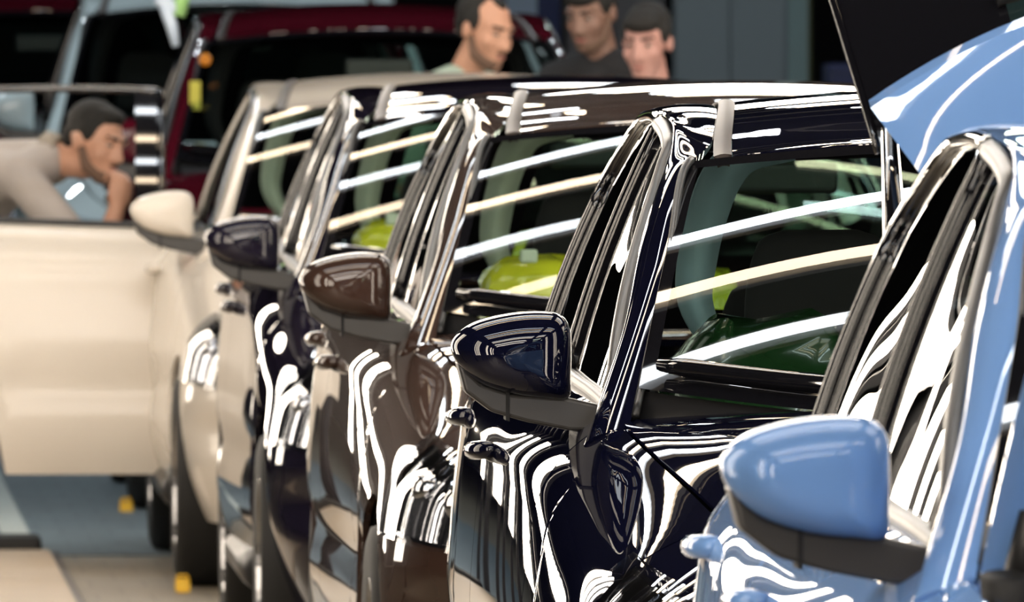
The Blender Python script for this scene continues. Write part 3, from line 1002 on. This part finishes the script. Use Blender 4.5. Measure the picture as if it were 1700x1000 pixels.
# ------------------------------------------------------------------ the row of cars
car('hatchback_car', 'light blue hatchback with raised bonnet and open tailgate, mirror cap light blue', 12.94, 'blue', hood_open=60, tailgate_open=True)
car('hatchback_car', 'glossy navy hatchback with striped lamp reflections, directly behind the light blue car', 18.90, 'navy', trim='trim_blue', cover='cover_green')
car('hatchback_car', 'glossy brown hatchback with yellow plastic seat cover, between navy and dark plum cars', 25.06, 'brown', cover='cover_yellow')
car('hatchback_car', 'dark plum hatchback between the brown car and the cream white car', 31.20, 'plum', cover='cover_yellow')
car('hatchback_car', 'cream white hatchback with its rear door swung wide open', 37.20, 'white', x=CX - .03, rear_door=89)
car('tall_van', 'tall maroon van with black windscreen behind the cream white car', 43.6, 'maroon', zs=1.16, trim='seat')
car('tall_van', 'pale blue grey van standing behind the maroon van', 49.8, 'pale', x=1.80, zs=1.24, trim='seat')
car('tall_van', 'dark maroon van farthest back, beyond the pale blue grey van', 57.5, 'maroon', x=1.15, zs=1.24, trim='seat')

# ------------------------------------------------------------------ people
M['skin'] = mat('skin', (0.52, 0.29, 0.19), rough=0.5, noise=(14, (0.44, 0.22, 0.145)))
M['skin_pink'] = mat('skin_pink', (0.50, 0.28, 0.24), rough=0.5, noise=(14, (0.42, 0.21, 0.17)))
M['skin_tan'] = mat('skin_tan', (0.26, 0.15, 0.11), rough=0.5, noise=(14, (0.2, 0.11, 0.08)))
M['hair'] = mat('dark_hair', (0.006, 0.005, 0.004), rough=0.8, bump=(140, 0.3))
M['stubble'] = mat('stubble', (0.13, 0.075, 0.05), rough=0.8, bump=(220, 0.4))
M['eye'] = mat('eye_white', (0.30, 0.25, 0.22), rough=0.4)
M['iris'] = mat('iris', (0.02, 0.012, 0.008), rough=0.2)
M['lip'] = mat('lip', (0.36, 0.13, 0.11), rough=0.5)
M['shirt_grey'] = mat('warm_grey_shirt', (0.40, 0.36, 0.33), rough=0.85, bump=(60, 0.2))
M['shirt_green'] = mat('pale_green_shirt', (0.36, 0.46, 0.38), rough=0.85, bump=(60, 0.2))
M['shirt_teal'] = mat('pale_blue_shirt', (0.25, 0.36, 0.40), rough=0.85, bump=(60, 0.2))
M['jacket'] = mat('black_jacket', (0.008, 0.008, 0.01), rough=0.8)
M['trouser'] = mat('dark_trousers', (0.012, 0.013, 0.022), rough=0.85, bump=(50, 0.2))
M['collar'] = mat('collar', (0.30, 0.26, 0.21), rough=0.85)

def _unit_sphere(nu, nv):
    v = [(0, 0, 1)]
    for a in range(1, nv):
        th = math.pi * a / nv
        for b in range(nu):
            ph = 2 * math.pi * b / nu
            v.append((math.sin(th) * math.cos(ph), math.sin(th) * math.sin(ph), math.cos(th)))
    v.append((0, 0, -1))
    f = [(0, 1 + b, 1 + (b + 1) % nu) for b in range(nu)]
    for a in range(nv - 2):
        for b in range(nu):
            p, q = 1 + a * nu + b, 1 + a * nu + (b + 1) % nu
            f.append((p, p + nu, q + nu, q))
    L = len(v) - 1; k = 1 + (nv - 2) * nu
    f += [(L, k + (b + 1) % nu, k + b) for b in range(nu)]
    return np.array(v), f
_US = _unit_sphere(16, 10)
def blob_mesh(prims, material, xf=None):
    """closed primitives that a voxel remesh fuses into one skin: ('e', c, r) ellipsoid, ('c', p0, r0, p1, r1) tapered capsule"""
    V, F = [], []
    base = 0
    def put(c, r, m):
        nonlocal base
        p = _US[0] * np.asarray(r) + np.asarray(c)
        if m is not None: p = p @ m[:3, :3].T + m[:3, 3]
        V.append(p)
        F.extend([tuple(k + base for k in f) for f in _US[1]])
        base += len(p)
    mx = np.array(xf) if xf is not None else None
    for p in prims:
        if p[0] == 'e':
            put(p[1], p[2], mx if len(p) < 4 else None)
        else:
            p0, r0, p1, r1 = Vector(p[1]), p[2], Vector(p[3]), p[4]
            n = min(40, max(2, int((p1 - p0).length / (0.5 * min(r0, r1))) + 1))
            for k in range(n + 1):
                t = k / n
                put(tuple(p0.lerp(p1, t)), [r0 + (r1 - r0) * t] * 3, mx if len(p) < 6 else None)
    return mesh_from(np.concatenate(V), F, material)

def blob(name, prims, material, parent, voxel=.008, xf=None, smooth=5):
    o = link(name, blob_mesh(prims, material, xf), parent)
    r = o.modifiers.new('fuse', 'REMESH'); r.mode = 'VOXEL'; r.voxel_size = voxel; r.use_smooth_shade = True
    sm = o.modifiers.new('soften', 'SMOOTH'); sm.factor = .5; sm.iterations = smooth
    return o

HEAD = [('e', (0, .018, .032), (.074, .096, .086)), ('e', (0, -.035, -.025), (.060, .060, .078)),
        ('e', (0, -.052, -.078), (.040, .042, .038)), ('e', (0, -.078, -.094), (.022, .020, .020)),
        ('c', (0, -.088, .018), .010, (0, -.112, -.026), .0135), ('e', (-.013, -.100, -.030), (.010, .010, .009)), ('e', (.013, -.100, -.030), (.010, .010, .009)),
        ('c', (-.042, -.076, .032), .012, (.042, -.076, .032), .012), ('e', (.042, -.058, -.022), (.022, .024, .026)), ('e', (-.042, -.058, -.022), (.022, .024, .026)),
        ('e', (.076, .014, -.004), (.010, .022, .034)), ('e', (-.076, .014, -.004), (.010, .022, .034)),
        ('e', (0, -.088, -.060), (.026, .014, .008)), ('e', (0, -.086, -.071), (.022, .014, .008))]
HAIR = [('e', (0, .030, .052), (.079, .096, .082)), ('e', (.066, .005, .035), (.016, .038, .040)), ('e', (-.066, .005, .035), (.016, .038, .040)),
        ('e', (0, .075, .005), (.062, .048, .060)), ('e', (0, -.020, .096), (.056, .052, .026))]
HAIR_THIN = [('e', (0, .045, .048), (.080, .088, .080)), ('e', (.066, .012, .030), (.016, .036, .042)), ('e', (-.066, .012, .030), (.016, .036, .042)),
             ('e', (0, .078, .005), (.062, .048, .060)), ('e', (.0, -.012, .100), (.026, .046, .020))]
HAIR_LOW = HAIR + [('e', (0, -.050, .078), (.062, .045, .034))]
BEARD = [('e', (0, -.056, -.086), (.040, .041, .034)), ('e', (0, -.092, -.050), (.026, .012, .006))]
for _sx in (-1, 1):
    BEARD += [('c', (_sx*.064, .004, -.020), .012, (_sx*.050, -.030, -.074), .020), ('c', (_sx*.050, -.030, -.074), .020, (_sx*.012, -.066, -.094), .024)]

def head_frame(c, f, up):
    f = Vector(f).normalized(); Y = -f
    Z = (Vector(up) - Y * Vector(up).dot(Y)).normalized()
    X = Y.cross(Z)
    m = Matrix((X, Y, Z)).transposed().to_4x4()
    m.translation = Vector(c)
    return m

def hand_prims(w, d, n, side=1.0):
    """loosely closed hand: w wrist point, d direction, n palm normal"""
    w, d, n = Vector(w), Vector(d).normalized(), Vector(n).normalized()
    n = (n - d * n.dot(d)).normalized()
    b = d.cross(n) * side
    pr = [('c', w, .026, w + d * .075, .030, 0), ('c', w + d * .03 + b * .02, .022, w + d * .078 + b * .026, .018, 0), ('c', w + d * .03 - b * .02, .022, w + d * .074 - b * .026, .017, 0)]
    for i, (o, l) in enumerate(((.030, .9), (.010, 1.0), (-.010, .95), (-.030, .8))):
        k0 = w + d * .085 + b * o
        k1 = k0 + (d * .7 + n * .75).normalized() * .042 * l
        k2 = k1 + (n * 1.0 - d * .45).normalized() * .030 * l
        k3 = k2 + (-d * 1.0 + n * .15).normalized() * .022 * l
        pr += [('c', k0, .0095, k1, .009, 0), ('c', k1, .009, k2, .0085, 0), ('c', k2, .0085, k3, .0075, 0)]
    t0 = w + d * .03 + b * .03
    t1 = t0 + (d * .7 + b * .5 + n * .4).normalized() * .040
    t2 = t1 + (d * .8 + n * .55 - b * .2).normalized() * .032
    pr += [('c', t0, .012, t1, .0105, 0), ('c', t1, .0105, t2, .009, 0)]
    return pr

def person(label, head_c, face, up, J, shirt, trousers, skin, hair, beard=True, collar=None):
    """J: joints pelvis, chest, neck, and (shoulder, elbow, wrist, hip, knee, ankle) for sides l and r"""
    feet = (Vector(J['l'][5]) + Vector(J['r'][5])) / 2
    root = empty('person', (feet.x, feet.y, 0))
    tag(root, label, 'person')
    off = Matrix.Translation((-feet.x, -feet.y, 0))
    hf = off @ head_frame(head_c, face, up)
    V = lambda p: off @ Vector(p)
    neck_top = hf @ Vector((0, .02, -.07))
    body = list(HEAD)
    pe, ch, ne = V(J['pelvis']), V(J['chest']), V(J['neck'])
    body += [('c', neck_top, .052, ne, .058, 0), ('c', ch, .12, pe, .115, 0), ('c', ne, .06, ch, .11, 0)]
    sh = [('c', ch, .140, pe, .135, 0), ('c', ne + (ch - ne) * .12, .075, ch, .130, 0)]
    tr = [('c', pe + (ch - pe) * .05, .140, pe, .145, 0)]
    shoes = []
    for k in ('l', 'r'):
        s, e, wv, h, kn, an = [V(p) for p in J[k]]
        body += [('c', s, .048, e, .040, 0), ('c', e, .040, wv, .028, 0), ('c', h, .078, kn, .052, 0), ('c', kn, .052, an, .038, 0), ('c', ne, .05, s, .05, 0)]
        d = (wv - e).normalized()
        n = Vector(J.get('palm_' + k, (0, -1, 0)))
        body += hand_prims(wv, J.get('hand_' + k, d), n, 1 if k == 'l' else -1)
        sh += [('c', ne + (s - ne) * .2, .07, s, .068, 0), ('c', s, .066, e + (s - e) * .1, .056, 0), ('c', ch, .11, s, .066, 0), ('c', e + (s - e) * .1, .056, wv + (e - wv) * .12, .042, 0) if J.get('long') else ('c', s, .066, s.lerp(e, .75), .060, 0)]
        tr += [('c', pe.lerp(h, .8), .115, h, .105, 0), ('c', h, .100, kn, .070, 0), ('c', kn, .070, an + Vector((0, 0, -.02)), .058, 0)]
        toe = an + Vector((face[0], face[1], 0)).normalized() * .15
        toe.z = .035
        shoes.append((Vector((an.x, an.y, .055)), toe))
        body += [('c', an, .038, Vector((an.x, an.y, .05)), .04, 0), ('c', Vector((an.x, an.y, .045)), .036, toe, .028, 0)]
    blob('body', body, skin, root, .0085, hf)
    blob('shirt', sh, shirt, root, .012, smooth=6)
    blob('trousers', tr, trousers, root, .014, smooth=6)
    for a, t in shoes:
        blob('shoe', [('c', a, .050, t, .036, 0), ('e', tuple(a), (.05, .05, .05), 0)], M['rubber'], root, .01)
    blob('hair', hair, M['hair'], root, .006, hf, 3)
    if beard: blob('beard', BEARD, M['stubble'], root, .005, hf, 4)
    for sx in (-1, 1):
        ey = link('eye', blob_mesh([('e', (sx*.031, -.0775, .011), (.0115, .010, .0055))], M['eye'], hf), root)
        link('iris', blob_mesh([('e', (sx*.031, -.0845, .0105), (.0060, .0042, .0052))], M['iris'], hf), ey)
        link('eyebrow', blob_mesh([('c', (sx*.016, -.089, .033), .0055, (sx*.050, -.076, .036), .004)], M['hair'], hf), root)
    link('lips', blob_mesh([('e', (0, -.098, -.061), (.021, .006, .0045)), ], M['lip'], hf), root)
    if collar:
        cn = ne + (neck_top - ne) * .10
        ax = (neck_top - ne).normalized()
        a = ax.orthogonal().normalized(); b = ax.cross(a)
        verts, faces = [], []
        for k in range(28):
            an = 2 * math.pi * k / 28
            r = a * math.cos(an) + b * math.sin(an)
            verts += [cn + r * .088 - ax * .028, cn + r * .075 + ax * .022, cn + r * .068 + ax * .022, cn + r * .078 - ax * .028]
        for k in range(28):
            for q in range(4):
                faces.append((k*4+q, k*4+(q+1) % 4, ((k+1) % 28)*4+(q+1) % 4, ((k+1) % 28)*4+q))
        link('collar', mesh_from(verts, faces, collar), root)
    return root

def standing(x, y, z_neck, lean=(0, 0), facing=(0, -1), long=False):
    f = Vector((facing[0], facing[1], 0)).normalized()
    r = Vector((-f.y, f.x, 0))
    p = Vector((x, y, .93)); lv = Vector((lean[0], lean[1], 0))
    ne = Vector((x, y, z_neck)) + lv
    ch = p.lerp(ne, .66)
    J = {'pelvis': p, 'chest': ch, 'neck': ne, 'long': long}
    for k, sg in (('l', 1), ('r', -1)):
        s = ne + r * (.18 * sg) + Vector((0, 0, -.055))
        e = s + Vector((0, 0, -.28)) + r * (.05 * sg) - f * .02
        wv = e + Vector((0, 0, -.22)) + f * .10
        h = p + r * (.085 * sg) - Vector((0, 0, .04))
        J[k] = (s, e, wv, h, Vector((h.x, h.y, .49)) + f * .02, Vector((h.x, h.y, .09)))
        J['palm_' + k] = -r * sg
    return J

# man bent over behind the open rear door
person('dark-haired bearded man in grey shirt leaning over behind the open white door, hand at mouth',
       (.955, 40.60, 1.285), (.72, -.64, -.26), (.20, 0, .97),
       {'pelvis': (.27, 40.90, .96), 'chest': (.60, 40.80, 1.165), 'neck': (.815, 40.68, 1.235),
        'l': ((.72, 40.93, 1.21), (.86, 41.02, .98), (1.04, 40.92, .90), (.30, 40.99, .93), (.40, 41.02, .50), (.30, 41.05, .09)),
        'r': ((.71, 40.54, 1.185), (.95, 40.40, .90), (1.015, 40.44, 1.085), (.27, 40.80, .93), (.32, 40.72, .50), (.22, 40.75, .09)),
        'palm_r': (-.3, .6, .3), 'hand_r': (.18, .15, .95)},
       M['shirt_grey'], M['trouser'], M['skin'], HAIR, collar=M['collar'])
# man between the white car and the maroon van
person('man with receding dark hair and pale green shirt behind the white car roof',
       (2.275, 42.42, 1.640), (.62, -.72, -.30), (.1, 0, 1),
       standing(2.05, 42.48, 1.475, (.15, 0), (.62, -.72)), M['shirt_green'], M['trouser'], M['skin'], HAIR_THIN)
person('young dark-haired man in pale blue shirt and black jacket, looking down beside the maroon van',
       (2.80, 42.40, 1.600), (-.36, -.9, -.22), (0, 0, 1),
       standing(2.86, 42.46, 1.42, (-.03, 0), (-.36, -.9), long=True), M['shirt_teal'], M['trouser'], M['skin_pink'], HAIR_LOW, beard=False, collar=M['shirt_teal'])
person('tall tanned man in black standing behind the young man in pale blue shirt',
       (2.655, 43.02, 1.700), (-.5, -.8, -.35), (0, 0, 1),
       standing(2.72, 43.08, 1.53, (-.02, 0), (-.5, -.8), long=True), M['jacket'], M['trouser'], M['skin_tan'], HAIR_LOW, beard=True)

# ------------------------------------------------------------------ background furniture
M['steel_grey'] = mat('cabinet_grey', (0.16, 0.19, 0.21), rough=0.6)
M['steel_dark'] = mat('panel_dark', (0.07, 0.065, 0.07), rough=0.6)
M['teal'] = mat('pale_teal', (0.30, 0.42, 0.42), rough=0.5)
M['olive'] = mat('olive', (0.13, 0.13, 0.05), rough=0.6)
M['blue_plastic'] = mat('blue_plastic', (0.010, 0.025, 0.12), rough=0.4)
M['pale_board'] = mat('pale_board', (0.42, 0.52, 0.66), rough=0.6)

def cabinet(label, x0, x1, y, h, body, door, n=2):
    c = empty('cabinet', ((x0 + x1) / 2, y, 0)); tag(c, label, 'cabinet')
    wv = (x1 - x0) / 2
    link('cabinet_body', box_mesh(-wv, wv, 0, .5, 0, h, body, bevel=.01), c)
    for k in range(n):
        a = -wv + .01 + k * (2 * wv - .02) / n; b = a + (2 * wv - .02) / n - .008
        d = link('cabinet_door', box_mesh(a, b, -.022, 0.001, .05, h - .03, door, bevel=.006), c)
        link('handle', box_mesh(b - .03, b - .015, -.045, -.02, h * .45, h * .55, M['black']), d)
cabinet('tall grey blue steel cabinet with two doors near the pale teal column', 4.12, 4.66, 60.5, 2.6, M['steel_grey'], M['steel_grey'])
cabinet('dark brownish steel cabinet beside the grey blue cabinet', 3.62, 4.08, 60.5, 2.7, M['steel_dark'], M['steel_dark'])
def column(label, x, y, wv, material):
    c = empty('steel_column', (x, y, 0)); tag(c, label, 'column')
    link('flange', box_mesh(-wv, wv, -.06, -.045, 0, 7.5, material), c)
    link('flange', box_mesh(-wv, wv, .045, .06, 0, 7.5, material), c)
    link('web', box_mesh(-.01, .01, -.046, .046, 0, 7.5, material), c)
    link('base_plate', box_mesh(-wv - .05, wv + .05, -.12, .12, 0, .02, material), c)
column('pale teal steel column rising behind the blue crates', 4.81, 62, .055, M['teal'])
column('olive steel column next to the pale teal column', 4.99, 64, .05, M['olive'])
def crate(label, x, y, z):
    c = empty('crate', (x, y, z)); tag(c, label, 'crate', 'blue crates stacked at the back')
    bm = bmesh.new()
    def bx(a, b, c_, d, e, f):
        bmesh.ops.create_cube(bm, size=1, matrix=Matrix.Translation(((a+b)/2, (c_+d)/2, (e+f)/2)) @ Matrix.Diagonal((b-a, d-c_, f-e, 1)))
    bx(-.30, .30, -.20, .20, 0, .02)
    for sg in (-1, 1):
        bx(-.30, .30, sg*.19-.012, sg*.19+.012, .02, .30)
        bx(sg*.29-.012, sg*.29+.012, -.20, .20, .02, .30)
    link('crate_body', bm_mesh(bm, M['blue_plastic'], smooth=False), c)
    for zz in (.08, .20):
        link('rib', box_mesh(-.305, .305, -.215, -.2, zz, zz + .02, M['blue_plastic']), c)
    link('rim', box_mesh(-.31, .31, -.21, -.185, .27, .302, M['blue_plastic']), c)
for col_i, x in enumerate((4.98, 5.62)):
    for k in range(5):
        lab = ('bottom', 'second', 'middle', 'fourth', 'topmost')[k]
        crate('blue plastic crate, %s of the stack %s' % (lab, ('before the olive column', 'farther from the olive column')[col_i]), x, 58.5, k * .305)
cabinet('pale teal machine cabinet far behind the raised tailgate', 5.65, 5.80, 66.0, 2.4, M['teal'], M['teal'], 1)
cabinet('green grey machine cabinet beside the pale teal machine', 5.90, 7.2, 66.0, 2.4, M['steel_grey'], M['teal'], 3)
b = empty('notice_board', (3.75, 63.5, 0)); tag(b, 'blue notice board with two pale sheets on a stand', 'notice board')
link('panel', box_mesh(-.35, .35, 0, .03, 1.55, 2.5, M['blue_plastic']), b)
for x in (-.17, .15): link('sheet', box_mesh(x - .075, x + .075, -.006, .001, 1.72 if x < 0 else 1.80, 2.1, M['pale_board']), b)
for x in (-.3, .3): link('leg', box_mesh(x - .02, x + .02, .005, .045, 0, 1.6, M['black']), b)

# high-bay lamps over the back of the hall
M['bay'] = emission('bay_lamp', (0.85, 0.95, 1.0), 110)
def bay(x, y, lab):
    c = empty('high_bay_lamp_offscreen', (x, y, 5.2)); tag(c, lab, 'lamp', 'high bay lamps')
    link('shade', lathe_z([(.42, .05), (.38, .07), (.30, .16), (.12, .29), (0, .32)], M['black'], (0, 0, 0)), c)
    link('bulb_offscreen', lathe_z([(.08, 0), (.06, .24), (.03, .26), (.02, 0)], M['bay'], (0, 0, 0)), c)
    link('rod', tube_mesh([(0, 0, .4), (0, 0, 2.3)], .012, M['black']), c)
for x in (-0.6, 4.9):
    for y in (45.0, 51.0, 57.5):
        bay(x, y, 'black high bay lamp hanging over the vans at the back')

# ------------------------------------------------------------------ small things
def chock(label, x, y):
    c = empty('wheel_chock', (x, y, 0)); c.scale = (.62, .7, .62); tag(c, label, 'wheel chock', 'yellow wheel chocks')
    bm = bmesh.new()
    pr = [(-.055, 0), (.06, 0), (.06, .062), (.035, .066), (-.04, .022)]
    f = [bm.verts.new((-.035, a, b_)) for a, b_ in pr]
    bm.faces.new(f)
    r = bmesh.ops.extrude_face_region(bm, geom=bm.faces[:])
    for v_ in r['geom']:
        if isinstance(v_, bmesh.types.BMVert): v_.co.x += .07
    bmesh.ops.recalc_face_normals(bm, faces=bm.faces[:])
    bmesh.ops.bevel(bm, geom=bm.edges[:], offset=.008, segments=2, affect='EDGES')
    link('wedge', bm_mesh(bm, M['yellow'], smooth=False), c)
    link('grip', tube_mesh([(-.03, .045, .06), (-.02, .045, .078), (.02, .045, .078), (.03, .045, .06)], .006, M['yellow'], n=6), c)
chock('small yellow wheel chock at the front tyre of the white car', 1.135, 37.62)
chock('small yellow wheel chock at the front tyre of the maroon van behind white car', 1.14, 44.16)
chock('small yellow wheel chock at the front tyre of the pale blue grey van', 1.05, 50.36)

M['walk'] = mat('cream_walkway', (0.50, 0.40, 0.29), rough=0.55, noise=(4, (0.42, 0.34, 0.25)))
wk = empty('walkway_platform', (0, 0, 0)); tag(wk, 'low cream walkway platform with black rubber end beside the line', 'platform')
link('deck', box_mesh(-.36, .80, 33.0, 40.2, 0, .028, M['walk'], bevel=.008), wk)
link('edge_strip', box_mesh(.80, .825, 33.0, 40.2, 0, .020, M['taupe'], bevel=.004), wk)
link('rubber_end', box_mesh(-.36, .775, 40.18, 40.52, 0, .066, M['rubber'], bevel=.02, seg=3), wk)

M['green_hose'] = mat('green_hose', (0.35, 0.62, 0.22), rough=0.4)
M['pale_tool'] = mat('pale_tool', (0.48, 0.56, 0.66), rough=0.3)
hs = empty('air_hose', (1.29, 42.93, 3.14)); tag(hs, 'light green air hose with pale nozzle gun hanging beside the maroon van', 'air hose')
link('hose', tube_mesh([(.06, .03, 0), (.055, .03, -.7), (.03, .03, -1.20), (.012, .03, -1.36), (-.006, .03, -1.45)], [.02, .022, .026, .026, .022], M['green_hose'], n=10), hs)
link('nozzle_body', tube_mesh([(-.006, .03, -1.44), (-.03, .03, -1.42), (-.068, .03, -1.395), (-.075, .03, -1.37)], [.014, .022, .024, .014], M['pale_tool'], n=10), hs)
link('nozzle_grip', tube_mesh([(-.055, .03, -1.41), (-.03, .03, -1.48), (-.015, .03, -1.55)], [.020, .020, .013], M['pale_tool'], n=10), hs)

tagp = link('hang_tag', box_mesh(-.019, .019, -.002, .002, -.05, .05, M['yellow_tag'], bevel=.0015), None, (1.412, 45.36, 1.42))
tag(tagp, 'small yellow paper tag stuck at the edge of the maroon windscreen', 'tag')
st = link('painted_glint', lathe_z([(0, 0), (0.0, .022), (.004, .022), (.005, 0)], M['orange'], (0, 0, 0)), None, (1.452, 45.50, 1.545))  # amber disc coloured to stand for an orange light spot on the van
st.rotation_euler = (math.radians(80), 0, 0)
tag(st, 'round amber disc painted as light spot above the yellow tag on the maroon van', 'painted_glint')
